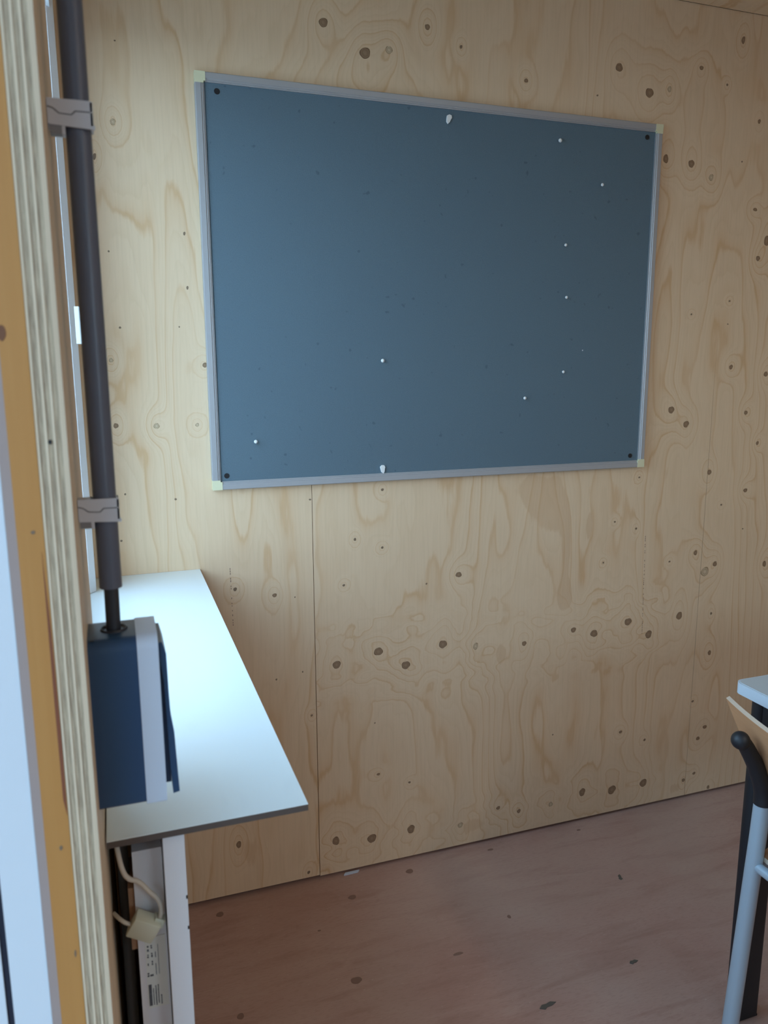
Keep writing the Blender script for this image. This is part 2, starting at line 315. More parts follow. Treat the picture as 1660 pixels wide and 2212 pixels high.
def ply_panel(name, parent, x0, x1, z0, z1, y0, th, m, step=.008, seed=0, plane='XZ', knots=KNOTS, flip=1, taper=0):
    """sheet whose visible face is a fine grid carrying the grain field; a slab with edges behind it"""
    nx = max(2, int((x1-x0)/step)); nz = max(2, int((z1-z0)/step))
    X, Z = np.meshgrid(np.linspace(x0, x1, nx+1), np.linspace(z0, z1, nz+1), indexing='ij')
    x = X.ravel(); z = Z.ravel(); n = len(x); Y = np.full(n, y0)
    co = np.stack([x, Y, z], 1) if plane == 'XZ' else (np.stack([x, z, Y], 1) if plane == 'XY' else np.stack([Y, x, z], 1))
    i, j = np.meshgrid(np.arange(nx), np.arange(nz), indexing='ij'); k = (i*(nz+1)+j).ravel()
    faces = np.stack([k, k+nz+1, k+nz+2, k+1], 1)
    # back and side faces
    if taper:
        k_ = np.clip((z-1.2)/.3, 0, 1); co[:n, 0] += np.where(X.ravel() >= x1-1e-6, taper, 0)*k_ - np.where(X.ravel() <= x0+1e-6, taper, 0)*k_
    cs = [0, nx*(nz+1), nx*(nz+1)+nz, nz]; d = th
    ax = 'XZ XY YZ'.split().index(plane); dv = [(0, d, 0), (0, 0, d), (d, 0, 0)][ax]
    back = co[cs]+np.array(dv)
    co = np.vstack([co, back]); b = n
    fl = faces.tolist()
    if flip < 0: fl = [q[::-1] for q in fl]
    e = [[i*(nz+1) for i in range(nx+1)], [nx*(nz+1)+j for j in range(nz+1)], [i*(nz+1)+nz for i in range(nx, -1, -1)], [j for j in range(nz, -1, -1)]]
    for s, run in enumerate(e): fl.append(run+[b+(s+1) % 4, b+s])
    fl.append([b, b+1, b+2, b+3])
    me = bpy.data.meshes.new(name); me.from_pydata(co.tolist(), [], fl)
    ga = np.zeros(len(co)); ga[:n] = grain_field(x, z, seed, knots)
    sa = np.zeros(len(co))
    if seed == 0:
        for cx, cz, sx_, sz_, A in STAINS: sa[:n] += A*np.exp(-(((x-cx)/sx_)**2+((z-cz)/sz_)**2))
    for nm, arr in (('grain', ga), ('stain', sa)):
        at = me.attributes.new(nm, 'FLOAT', 'POINT'); at.data.foreach_set('value', arr.astype(np.float32))
    return link(name, me, m, parent)

# ---------------------------------------------------------------- room shell
CEIL = 2.283
fl_ = struct(box('floor', M_floor, (-1.0, 2.1, -3.7, .05, -.04, 0)), 'reddish brown plywood floor with scuffs and dark spots')
def disc_mesh(name, seed, irregular=.12, n=20):
    rr = random.Random(seed); ph = [rr.uniform(0, 6.28) for _ in range(3)]
    ring = []
    for k in range(n):
        t = 2*math.pi*k/n; q = 1+irregular*(.5*math.sin(2*t+ph[0])+.3*math.sin(3*t+ph[1])+.2*math.sin(5*t+ph[2])); ring.append((q*math.cos(t), q*math.sin(t)))
    me = bpy.data.meshes.new(name)
    vs = [(0, -1, 0)]+[(x*.96, -1, z*.96) for x, z in ring]+[(x, 0, z) for x, z in ring]
    fs = [(0, 1+(k+1) % n, 1+k) for k in range(n)]+[(1+k, 1+(k+1) % n, 1+n+(k+1) % n, 1+n+k) for k in range(n)]
    me.from_pydata(vs, [], fs); return me
KM = {}
def knot_meshes(mt):
    if mt.name not in KM:
        KM[mt.name] = []
        for s in range(5):
            me = disc_mesh('knot', s, .16); me.materials.append(mt); KM[mt.name].append(me)
    return KM[mt.name]

wall_back = struct(box('wall_back', M_gap, (-1.0, 2.1, .019, .08, -.04, CEIL+.1)), 'plywood clad back wall with knots, behind the notice board')
panels = []
for x0, x1, g0, g1 in ((-.93, -.36, 0, .0009), (-.36, .84, .0009, .0009), (.84, 2.04, .0006, 0)):
    p = ply_panel('plywood_panel', wall_back, x0+g0, x1-g1, .012 if x0 < -.5 else .009, CEIL, 0, .019, M_ply, step=.008, taper=.0009)
    panels.append((x0, x1, p))
rk = random.Random(3)
PALE = {(round(a, 2), round(b, 2)) for a, b in [(-0.77, 1.864), (-0.717, 1.229), (0.625, 2.07), (0.779, 1.863), (-0.627, 1.229), (0.092, 0.603), (0.054, 0.071), (-0.805, 1.375), (0.349, 0.076), (-0.156, 2.073), (0.856, 0.744)]}
for kx, kz, a, b in KNOTS:
    pale = (round(kx, 2), round(kz, 2)) in PALE
    mt = M_knot_l if pale else (M_knot if a > .0045 else M_nail)
    par = next((p for x0, x1, p in panels if x0 <= kx < x1), panels[0][2])
    k = link('knot', rk.choice(knot_meshes(mt)), None, par, (kx, 0, kz)); k.scale = (a, .0003, b); k.rotation_euler.y = rk.uniform(-.3, .3)

# dotted factory print running down two of the sheets
def dashes(par, pts, w):
    bm = bmesh.new(); rr = random.Random(5)
    (xa, za), (xb, zb) = pts; n = int(abs(zb-za)/.006)
    for i in range(n):
        t = i/n
        if rr.random() < .3: continue
        x = xa+(xb-xa)*t; z = za+(zb-za)*t; abox(bm, x-w/2, x+w/2, -.00025, 0, z-.0024, z+rr.uniform(.0, .0022))
    return fin(bm, 'printed_marking', M_inkb, par)
dashes(panels[0][2], ((-.566, .882), (-.564, .735)), .0016)
dashes(panels[1][2], ((.632, .870), (.640, .57)), .0016)

ceiling = struct(box('ceiling', M_dimply, (-1.0, 2.1, -3.7, .05, CEIL+.019, CEIL+.08)), 'plywood ceiling')
for x0, x1 in ((-.93, -.15), (-.15, 1.05), (1.05, 2.05)):
    for y0, y1 in ((-2.45, -.002), (-3.62, -2.452)):
        ply_panel('plywood_panel', ceiling, x0+.0006, x1-.0006, y0, y1, CEIL, .018, M_ceil, step=.02, seed=12, plane='XY', knots=[], flip=-1)
wall_right = struct(box('wall_right', M_gap, (2.06, 2.12, -3.7, .05, 0, CEIL+.05)), 'plywood clad right wall')
for y0, y1 in ((-3.6, -2.4), (-2.4, -1.2), (-1.2, -.002)):
    ply_panel('plywood_panel', wall_right, y0+.001, y1-.001, .01, CEIL, 2.041, .018, M_ply, step=.03, seed=20, plane='YZ', knots=[], flip=-1)
FW = (-.05, .95, 1.10, 1.95)
def around(x0, x1, y0, y1, z0, z1):
    return [(x0, FW[0], y0, y1, z0, z1), (FW[1], x1, y0, y1, z0, z1), (FW[0], FW[1], y0, y1, z0, FW[2]), (FW[0], FW[1], y0, y1, FW[3], z1)]
wall_front = struct(boxes('wall_front', M_gap, around(-1.0, 2.1, -3.72, -3.64, 0, CEIL+.05)), 'plywood clad wall behind the camera')
for bx in around(-.98, 2.04, -3.64, -3.62, .01, CEIL):
    box('plywood_panel', M_dimply, bx, wall_front)
w2_ = struct(thing('fill_window', 'unseen white window added behind the camera for fill light', 'window', (.25, -3.66, 1.1))); del w2_['category']  # unseen window, added to let in fill light from behind
for bx in ((FW[0], FW[0]+.05, -3.7, -3.61, FW[2], FW[3]), (FW[1]-.05, FW[1], -3.7, -3.61, FW[2], FW[3])): box('frame_jamb', M_pvc, bx, w2_, bevel=.003)
for nm, bx in (('frame_bottom', (FW[0]+.05, FW[1]-.05, -3.7, -3.61, FW[2], FW[2]+.05)), ('frame_head', (FW[0]+.05, FW[1]-.05, -3.7, -3.61, FW[3]-.05, FW[3]))): box(nm, M_pvc, bx, w2_, bevel=.003)
box('window_pane', M_glass, (FW[0]+.05, FW[1]-.05, -3.67, -3.666, FW[2]+.05, FW[3]-.05), w2_)

# left wall: solid outer core with two openings
XO = -1.0
core = [(XO, -.898, -.94, -.085, 0, .87), (XO, -.898, -.94, -.085, 2.08, CEIL), (XO, -.90, -.085, .019, 0, CEIL),
        (XO, -.955, -1.18, -.94, 0, CEIL), (XO, -.90, -1.95, -1.18, 2.15, CEIL), (XO, -.90, -3.64, -1.95, 0, CEIL), (XO, -.90, -1.95, -1.18, 0, .06)]
wall_left = struct(boxes('wall_left', M_dimply, core), 'left wall with plywood lining, window openings and exposed plywood edge')
box('inner_lining', M_dimply, (-.898, -.872, -.085, -.001, 0, CEIL), wall_left)
box('inner_lining', M_dimply, (-.898, -.865, -.94, -.085, 2.08, CEIL), wall_left)
box('inner_lining', M_dimply, (-.898, -.85, -3.62, -1.95, 0, CEIL), wall_left)
box('inner_lining', M_dimply, (-.898, -.85, -1.95, -1.18, 2.15, CEIL), wall_left)
# varnished timber reveal, with its knots and a reddish streak
tim = box('timber_reveal', M_timber, (-.8905, -.8706, -1.179, -.955, 0, CEIL-.001), wall_left, bevel=.0012)
def dab(name, mt, x, z, a, b, y, par):
    me = rk.choice(knot_meshes(mt)); k = link(name, me, None, par, (x, y, z)); k.scale = (a, .0003, b); return k
dab('knot', M_tknot, -.888, 1.386, .0028, .0065, -1.179, tim)
dab('knot', M_nail, -.8785, .956, .0013, .0022, -1.179, tim)
dab('knot', M_nail, -.8745, .852, .0008, .0035, -1.179, tim)
dab('knot', M_nail, -.8785, 1.232, .0016, .0016, -1.179, tim)
bm = bmesh.new()
prism(bm, [(-.8735, 1.215), (-.8716, 1.15), (-.8708, 1.05), (-.8714, .985), (-.8735, 1.0), (-.8738, 1.09)], -1.1793, -1.179, 1)
fin(bm, 'streak', M_resin, tim)
box('sealed_edge', M_strip, (-.898, -.8905, -1.1785, -.96, 0, CEIL-.001), wall_left)
# plywood sheet of the column, edge on to the camera: alternate veneers
sheet = box('plywood_panel', M_colface, (-.852, -.848, -1.18, -.955, 0, CEIL-.001), wall_left)
ed = [(-.8525, -.8520, M_endgrain, 0), (-.8562, -.8520, M_endgrain, .0006), (-.8580, -.8562, M_endgrain_l, 0), (-.8622, -.8580, M_endgrain, .0006), (-.8640, -.8622, M_endgrain_l, 0),
      (-.8685, -.8640, M_endgrain, .0006), (-.8702, -.8685, M_endgrain_l, 0)]
for x0, x1, mt, dy in ed[1:]:
    box('veneer_layer', mt, (x0, x1, -1.18+dy, -.955, 0, CEIL-.001), sheet)
dab('nail_hole', M_black, -.8605, 1.303, .0014, .0017, -1.1802, sheet)
low = box('plywood_panel', M_colface, (-.858, -.848, -.953, -.86, 0, .872), wall_left)
box('timber_batten', M_orange, (-.897, -.862, -.86, -.80, 0, .86), wall_left)
box('back_lining', M_dark, (-.8975, -.885, -.80, -.12, 0, .86), wall_left)  # near-black colour stands in for the shade in this recess

# far window (white plastic), beyond the column
win = struct(thing('window_1', 'white plastic window', 'window', (-.88, -.53, .9))); del win['category']
bm = bmesh.new()
prism(bm, [(-.867, -.085), (-.867, -.115), (-.878, -.130), (-.925, -.132), (-.93, -.085)], .889, 2.08, 2)
fin(bm, 'frame_jamb', M_pvc, win)
bm = bmesh.new(); prism(bm, [(-.872, -.95), (-.872, -.90), (-.925, -.885), (-.93, -.95)], .889, 2.08, 2); fin(bm, 'frame_jamb', M_pvc, win)
box('frame_head', M_pvc, (-.93, -.872, -.9, -.12, 2.02, 2.08), win, bevel=.002)
box('frame_bottom', M_pvc, (-.93, -.905, -.9, -.12, .889, .94), win, bevel=.002)
box('window_pane', M_glass, (-.912, -.908, -.9, -.125, .93, 2.03), win)
hd = box('window_handle', M_white, (-.867, -.8565, -.19, -.16, 1.405, 1.475), win, bevel=.002)
# near opening: glazed door frame whose side shows at the picture's left edge
door = struct(thing('door_1', 'white plastic glazed door frame with black gasket', 'door', (-.93, -1.9, 0))); del door['category']
box('frame_jamb', M_pvc, (-.9278, -.8982, -1.1775, -.955, 0, CEIL-.14), door, bevel=.007, seg=4, smooth=True)
box('gasket', M_gasket, (-.9332, -.9278, -1.1765, -.96, 0, CEIL-.14), door)
box('outer_frame', M_pvc, (-.965, -.9332, -1.178, -.96, 0, CEIL-.14), door, bevel=.002)
box('frame_jamb', M_pvc, (-.96, -.9, -1.95, -1.88, 0.061, 2.14), door, bevel=.003)
box('frame_head', M_pvc, (-.96, -.9, -1.88, -1.18, 2.08, 2.14), door, bevel=.003)
box('frame_bottom', M_pvc, (-.96, -.9, -1.88, -1.18, .061, .12), door, bevel=.003)
box('door_pane', M_tint, (-.948, -.943, -1.89, -1.176, .11, 2.09), door)

struct(box('ground', M_ground, (-30, 30, -30, 20, -.45, -.35)), 'paved ground outside')

# fill lamp added on the ceiling behind the camera, out of view
lp = thing('fill_lamp', 'unseen long white fill lamp added on the ceiling', 'lamp', (.8, -2.6, CEIL))
box('housing', M_white, (.72, .88, -3.2, -2.0, CEIL-.05, CEIL-.001), lp, bevel=.004)
M_diff = mat('fill_lamp_diffuser', (.8, .8, .8), .5); q_ = M_diff.node_tree.nodes['Principled BSDF']
q_.inputs['Emission Color'].default_value = (1, .84, .64, 1); q_.inputs['Emission Strength'].default_value = 1.0
box('diffuser', M_diff, (.74, .86, -3.18, -2.02, CEIL-.058, CEIL-.05), lp, bevel=.003)
la = bpy.data.lights.new('fill_lamp_light', 'AREA'); la.shape = 'RECTANGLE'; la.size = .1; la.size_y = 1.1; la.energy = 9.5; la.color = (1, .86, .70)
lo = bpy.data.objects.new('fill_lamp_light', la); COL.objects.link(lo); lo.location = (.8, -2.6, CEIL-.062)

# ---------------------------------------------------------------- windowsill worktop
ws = thing('worktop', 'thin white laminate windowsill worktop with dark edge, below the pipe and switch', 'shelf', (-.75, -.5, .88))
Lp = [(-.8462, -1.0733), (-.637, -1.0733), (-.637, -.001), (-.870, -.001), (-.870, -.083), (-.898, -.083), (-.898, -.953), (-.8462, -.953)]
bm = bmesh.new(); prism(bm, Lp, .8802, .8874, 2); fin(bm, 'board_core', M_core, ws)
bm = bmesh.new(); prism(bm, Lp, .8874, .8881, 2); fin(bm, 'laminate_surface', M_lam, ws)
box('support_batten', M_strip, (-.84, -.795, -1.045, -1.02, .868, .880), ws)

# white coated board standing under the worktop
sb = box('support_board', M_caseb, (-.7915, -.7695, -1.062, -.02, 0, .880), bevel=.0006)
tag(sb, 'tall narrow white board standing on edge under the worktop, chipped along its edge', 'board')
for z in (.797, .760): box('chipped_spot', M_dark, (-.7711, -.7693, -1.0624, -1.0600, z, z+.004), sb)

# heater casing with printed label, between the wall and that board
hc = thing('heater', 'white metal heater casing with printed rating label beneath the worktop', 'heater', (-.807, -.6, 0))
hb = box('casing', M_case, (-.8235, -.7925, -1.032, -.15, .03, .845), hc, bevel=.0012)
box('foot', M_dark, (-.82, -.797, -.98, -.93, 0, .03), hc); box('foot', M_dark, (-.82, -.797, -.26, -.21, 0, .03), hc)
lb = box('rating_label', M_label, (-.8165, -.7945, -1.0325, -1.032, .648, .738), hc)
def ink(par, rects, mt=M_ink, y=-1.0328):
    bm = bmesh.new()
    for x0, x1, z0, z1 in rects: abox(bm, x0, x1, y, y+.0004, z0, z1)
    return fin(bm, 'printed_text', mt, par)
rr = random.Random(11); R = [(-.8155, -.8122, .6515, .6665), (-.8155, -.8122, .667, .6785)]
for xx, za, zb, w, dz in ((-.8105, .652, .672, .0011, .0018), (-.8078, .651, .675, .0014, .0020), (-.8052, .653, .676, .0012, .0018), (-.8022, .651, .662, .0012, .002),
                          (-.8148, .689, .693, .002, .003), (-.8143, .703, .706, .0012, .003), (-.8140, .713, .716, .0016, .003), (-.8138, .721, .7225, .0022, .003), (-.8138, .726, .7275, .0022, .003),
                          (-.8112, .689, .690, .004, .004), (-.8098, .703, .707, .0016, .003), (-.8098, .713, .717, .0018, .003), (-.8100, .724, .727, .0018, .003),
                          (-.8062, .690, .704, .0008, .0014), (-.8060, .712, .718, .0010, .0016), (-.8030, .690, .728, .0005, .0012)):
    z = za
    while z < zb:
        h = dz*rr.uniform(.5, 1); R.append((xx-w/2*rr.uniform(.6, 1), xx+w/2, z, min(z+h, zb+.001))); z += h+dz*.35
ink(lb, R, y=-1.0329)
# looped mark low on the casing
bm = bmesh.new(); prev = None
for k in range(15):
    t = math.pi*(-.1+1.25*k/14); c0, s0 = math.cos(t), math.sin(t)
    a_ = (-.8045+.0052*c0, -1.0323, .615+.0045*s0); b2 = (-.8045+.0034*c0, -1.0323, .615+.0030*s0)
    cur = (bm.verts.new(a_), bm.verts.new(b2))
    if prev: bm.faces.new([prev[0], cur[0], cur[1], prev[1]])
    prev = cur
abox(bm, -.802, -.7965, -1.0324, -1.0321, .6115, .6125); abox(bm, -.7975, -.7955, -1.0324, -1.0321, .6125, .616)
fin(bm, 'printed_mark', M_inkb, hb)

# things in the slot between wall and heater
bp = tube_obj('pipe', M_slot, [(-.8335, -1.0, 0), (-.8335, -1.0, .45), (-.8345, -.998, .62), (-.8335, -1.0, .80), (-.834, -.998, .872)], .0062)
ob = box('wood_offcut', M_orange, (-.8300, -.8237, -1.028, -.97, .724, .800)); tag(ob, 'small orange wood strip in the slot beside the heater casing', 'wood strip')
tag(bp, 'thin black pipe in the dark slot beside the heater', 'pipe')
jb = thing('junction_box', 'small cream cable connector block hanging in front of the heater label', 'connector', (-.815, -1.045, .765))
bm = bmesh.new(); abox(bm, -.0148, .0148, -.008, .008, -.0135, .0135)
bmesh.ops.transform(bm, matrix=Matrix.Translation((-.8155, -1.046, .7635)) @ Matrix.Rotation(math.radians(-8), 4, 'Z') @ Matrix.Rotation(math.radians(28), 4, 'Y') @ Matrix.Rotation(math.radians(12), 4, 'X'), verts=bm.verts)
fin(bm, 'housing', M_cube, jb, bevel=.0018, seg=2, smooth=True)
bm = bmesh.new(); abox(bm, -.006, .006, -.006, .006, -.005, .005)
bmesh.ops.transform(bm, matrix=Matrix.Translation((-.8005, -1.047, .7675)) @ Matrix.Rotation(math.radians(28), 4, 'Y'), verts=bm.verts)
fin(bm, 'cable_grip', M_cube, jb, bevel=.001)
wr_ = tube_obj('cable', M_wire, smooth_path([(-.8390, -1.040, .876), (-.8375, -1.046, .862), (-.8345, -1.048, .838), (-.829, -1.05, .826), (-.818, -1.05, .822), (-.808, -1.05, .806), (-.7985, -1.05, .795), (-.7965, -1.05, .779), (-.8005, -1.048, .768)]), .0026)
tag(wr_, 'cream cable curving from under the worktop down to the connector block', 'cable')
w2 = tube_obj('cable', M_wire, smooth_path([(-.826, -1.046, .768), (-.833, -1.0465, .7715), (-.839, -1.044, .7755), (-.846, -1.03, .775)]), .0022)
tag(w2, 'short cable stub leaving the connector block towards the wall', 'cable')

# ---------------------------------------------------------------- conduit, clips, cable and switch
PX, PY = -.8246, -1.090
cp = tube_obj('conduit_pipe', M_pipe, [(PX, PY, 1.158), (PX, PY, 1.7), (PX, PY, CEIL)], .0102, n=40)
tag(cp, 'dark grey vertical conduit pipe running up the column beside the notice board', 'pipe')
cb = tube_obj('supply_cable', M_cable, smooth_path([(PX+.0002, PY, 1.23), (PX+.0002, PY, 1.16), (PX, PY, 1.13), (PX-.0005, PY-.001, 1.104)]), .0066, n=20)
tag(cb, 'black cable emerging from the conduit into the switch', 'cable')
def clip(z, label):
    t = thing('pipe_clip', label, 'clip', (PX, PY, z), 'clips holding the conduit')
    y1 = PY-.0125; xr = PX+.0120
    box('base', M_clip, (-.848, -.8365, PY-.0105, PY+.0105, z-.009, z+.009), t, bevel=.0008)
    bm = bmesh.new()  # saddle, a U around the pipe closed by two stepped straps
    abox(bm, -.8375, xr, PY+.0104, PY+.0125, z-.009, z+.009); abox(bm, PX+.0103, xr, PY-.0125, PY+.0125, z-.009, z+.009)
    fin(bm, 'saddle', M_clip, t)
    def strap(nm, poly, yo, mt): 
        bm = bmesh.new(); prism(bm, poly, y1+yo, y1+.0022, 1); return fin(bm, nm, mt, t, bevel=.0003)
    strap('strap_seam', [(-.8475, z-.010), (xr-.0005, z-.010), (xr-.0005, z+.0088), (-.8475, z+.0088)], .0009, M_clipd)
    strap('upper_strap', [(-.8475, z+.0042), (-.843, z+.0030), (-.8385, z-.0006), (-.8295, z-.0012), (-.8262, z+.0020), (xr+.0003, z+.0020), (xr+.0003, z+.0095), (xr-.002, z+.0102), (-.8475, z+.0100)], 0, M_clip)
    strap('lower_strap', [(-.8475, z-.0100), (xr+.0012, z-.0118), (xr+.0016, z-.0095), (xr+.0003, z-.0080), (xr+.0003, z+.0008), (-.8255, z+.0008), (-.8288, z-.0023), (-.8390, z-.0018), (-.8435, z+.0018), (-.8475, z+.0028)], 0, M_clip)
    box('screw_boss', M_clipd, (-.8465, -.8350, y1+.001, PY, z-.0165, z-.0098), t, bevel=.0007)
    box('boss_rib', M_clip, (-.8372, -.8345, y1+.0006, PY, z-.0170, z-.0098), t)
clip(1.5665, 'grey plastic pipe clip near the top of the conduit, level with the board top')
clip(1.2335, 'grey plastic pipe clip low on the conduit, above the switch')

sw = thing('switch_box', 'dark blue grey surface mounted switch box with light grey cover above the worktop', 'switch', (-.82, -1.09, .953))
def rounded(y0, y1, z0, z1, r, rb=.001, n=6):
    pts = []
    for cy, cz, a0, q in ((y1-r, z1-r, 0, r), (y0+r, z1-r, 90, r), (y0+rb, z0+rb, 180, rb), (y1-rb, z0+rb, 270, rb)):
        for k in range(n+1):
            t = math.radians(a0+90*k/n); pts.append((cy+q*math.cos(t), cz+q*math.sin(t)))
    return pts
bm = bmesh.new()
ph = rounded(-1.125, -1.055, .953, 1.1165, .012, .003); prism(bm, ph, -.848, -.8055, 0); fin(bm, 'body', M_body, sw, smooth=True)
bm = bmesh.new(); prism(bm, rounded(-1.1262, -1.0538, .9515, 1.1175, .0125, .002), -.8055, -.7868, 0); fin(bm, 'cover_frame', M_lgrey, sw, smooth=True, bevel=.0006, bang=60)
# curved flap on the front: bulges away towards its lower half
fp = [(-.7868, 1.1085), (-.7828, 1.1085), (-.7798, 1.0965), (-.7795, 1.060), (-.7790, 1.036), (-.7765, 1.018), (-.7755, .985), (-.7745, .9560), (-.7805, .9548), (-.7818, .985), (-.7826, 1.03), (-.7832, 1.07), (-.7868, 1.095)]
bm = bmesh.new(); prism(bm, fp, -1.1195, -1.0605, 1); fin(bm, 'flap', M_body, sw, bevel=.0006, bang=20)
box('hinge_block', M_body, (-.7868, -.7815, -1.115, -1.065, .965, 1.09), sw)
bm = bmesh.new()  # soft grommet ring where the cable enters
for k in range(24):
    a0 = 2*math.pi*k/24; a1 = 2*math.pi*(k+1)/24
    q = [(PX+rr_*math.cos(a), PY+rr_*math.sin(a), zz) for a, rr_, zz in ((a0, .0125, 1.1166), (a1, .0125, 1.1166), (a1, .0115, 1.1183), (a0, .0115, 1.1183))]
    bm.faces.new([bm.verts.new(v) for v in q]); q = [(PX+rr_*math.cos(a), PY+rr_*math.sin(a), zz) for a, rr_, zz in ((a0, .0115, 1.1183), (a1, .0115, 1.1183), (a1, .0066, 1.1150), (a0, .0066, 1.1150))]
    bm.faces.new([bm.verts.new(v) for v in q])
fin(bm, 'grommet', M_cable, sw)
box('screw_slot', M_black, (-.8455, -.842, -1.120, -1.117, 1.1165, 1.1168), sw)

# ---------------------------------------------------------------- notice board
nb = thing('notice_board', 'large slate grey felt notice board in aluminium frame hung on the plywood wall', 'notice board', (0, 0, 1.527))
BX, BZ0, BZ1 = .6, 1.077, 1.977; FWd = .0195; CP = .0225
box('felt_panel', M_felt, (-BX+.012, BX-.012, -.0095, -.0005, BZ0+.012, BZ1-.012), nb)
def rail(horizontal, s):
    prof = [(-.0003, 0), (.0150, 0), (.0165, .0015), (.0165, .0125), (.0150, .0140), (.0150, .0165), (.0130, .0175), (.0130, FWd), (.0095, FWd), (.0003, FWd-.008)]
    bm = bmesh.new()
    if horizontal:
        z = BZ1 if s > 0 else BZ0
        prism(bm, [(-y, z-s*d) for y, d in prof], -BX+CP, BX-CP, 0)
    else:
        x = BX*s; a = BZ0+CP; b = BZ1-CP
        lo = [bm.verts.new((x-s*d, -y, a)) for y, d in prof]; hi = [bm.verts.new((x-s*d, -y, b)) for y, d in prof]
        bm.faces.new(lo); bm.faces.new(hi[::-1]); n = len(prof)
        for i in range(n): bm.faces.new([lo[i], lo[(i+1) % n], hi[(i+1) % n], hi[i]])
    fin(bm, 'frame_rail', M_alu, nb)
for s in (1, -1): rail(True, s); rail(False, s)
for sx_ in (-1, 1):
    for sz_, z in ((-1, BZ0), (1, BZ1)):
        x = sx_*BX
        bm = bmesh.new(); prism(bm, [(x, z), (x-sx_*CP, z), (x-sx_*CP, z-sz_*.0185), (x-sx_*.0185, z-sz_*.0185), (x-sx_*.0185, z-sz_*CP), (x, z-sz_*CP)], -.0172, -.0003, 1)
        fin(bm, 'corner_cap', M_cream, nb, bevel=.0012)
for x, z in ((-.553, 1.942), (.556, 1.944), (.556, 1.110), (-.566, 1.109)):
    bm = bmesh.new(); bmesh.ops.create_cone(bm, cap_ends=True, segments=16, radius1=.0062, radius2=.0062, depth=.0012, matrix=Matrix.Translation((x, -.0100, z)) @ Matrix.Rotation(math.pi/2, 4, 'X'))
    fin(bm, 'screw', M_black, nb)
# white push pins, each stuck in the felt
PINS = [(.293, 1.913, .0048, 'white push pin at the upper right of the felt board'), (.422, 1.817, .0040, 'white push pin nearest the right frame of the board'),
        (.320, 1.664, .0038, 'white push pin right of centre, upper of the two stacked pins'), (.328, 1.534, .0038, 'white push pin right of centre, lower of the two stacked pins'),
        (.327, 1.343, .0038, 'white push pin in the lower right of the felt board'), (.214, 1.276, .0042, 'white push pin lowest on the right half of the board'),
        (-.180, 1.373, .0046, 'lone white push pin just left of the board centre'), (-.496, 1.187, .0044, 'white push pin in the lower left corner of the board')]
for x, z, r, lab in PINS:
    t = thing('push_pin', lab, 'push pin', (x, -.0095, z), 'white push pins on the felt board')
    bm = bmesh.new(); bmesh.ops.create_uvsphere(bm, u_segments=16, v_segments=10, radius=r, matrix=Matrix.Translation((x, -.0095-.0062, z)) @ Matrix.Diagonal((1, .7, 1, 1)))
    fin(bm, 'head', M_white, t, smooth=True)
    tube_obj('shaft', M_alu, [(x, -.0085, z), (x, -.014, z)], .0010, t, n=8)
bm = bmesh.new(); bmesh.ops.create_uvsphere(bm, u_segments=10, v_segments=6, radius=.0018, matrix=Matrix.Translation((.387, -.0095, 1.399)))
fin(bm, 'pin_hole', M_clip, nb)
for x, z, lab, tw in ((-.010, 1.936, 'white torn wall plug at the top edge of the felt board', .25), (-.180, 1.107, 'white torn wall plug at the bottom edge of the felt board', -.1)):
    bm = bmesh.new(); prism(bm, [(-.003, -.007), (.0005, -.010), (.003, -.006), (.0045, .001), (.0058, .004), (.004, .0085), (-.001, .009), (-.005, .006), (-.0045, 0)], -.0045, 0, 1)
    bmesh.ops.transform(bm, matrix=Matrix.Translation((x, -.0095, z)) @ Matrix.Rotation(tw, 4, 'Y'), verts=bm.verts)
    o = fin(bm, 'wall_plug', M_white, bevel=.0008); tag(o, lab, 'plug')

# ---------------------------------------------------------------- small marks on the floor
M_fknot = mat('dark_floor_spot', (.25, .145, .11), .6)
for x, y, a, b in ((-.634, -.05, .010, .009), (-.412, -.19, .004, .003), (-.121, -.051, .010, .010), (-.123, -.374, .012, .005), (-.373, -.371, .012, .011), (-.635, -.383, .008, .008),
                   (.132, -.038, .010, .004), (.423, -.040, .006, .004), (.05, -.302, .005, .006), (-.30, -.10, .010, .009)):
    k = link('floor_knot', rk.choice(knot_meshes(M_fknot)), None, fl_, (x, y, 0)); k.rotation_euler.x = -math.pi/2; k.scale = (a, .0003, b)
M_leaf = mat('dry_grey_leaf', (.12, .105, .085), .7)
def flake(name, x, y, pts, rot, mt, h=.0012):
    bm = bmesh.new(); prism(bm, pts, 0, h, 2)
    bmesh.ops.transform(bm, matrix=Matrix.Translation((x, y, .0002)) @ Matrix.Rotation(rot, 4, 'Z'), verts=bm.verts)
    return fin(bm, name, mt)
LF = [(-.022, .001), (-.012, .007), (-.002, .005), (.010, .006), (.021, -.001), (.008, -.004), (-.004, -.003), (-.012, -.006)]
SM = [(a*.55, b*.8) for a, b in LF]
tag(flake('leaf_fragment', -.003, -.577, LF, .15, M_leaf), 'dark leaf fragment on the floor nearest the bottom edge', 'leaf')
tag(flake('leaf_fragment', .25, -.534, SM, .1, M_leaf), 'thin dark leaf sliver on the floor near the chair leg', 'leaf')
tag(flake('leaf_fragment', .406, -.266, SM, 1.2, M_leaf), 'small dark leaf bit on the floor beyond the desk leg, near the wall', 'leaf')
tag(flake('paint_flake', -.274, -.006, [(-.022, -.003), (.018, -.004), (.024, .002), (-.016, .004)], .05, M_lgrey, .004), 'pale grey flake lying in the joint between wall and floor', 'debris')

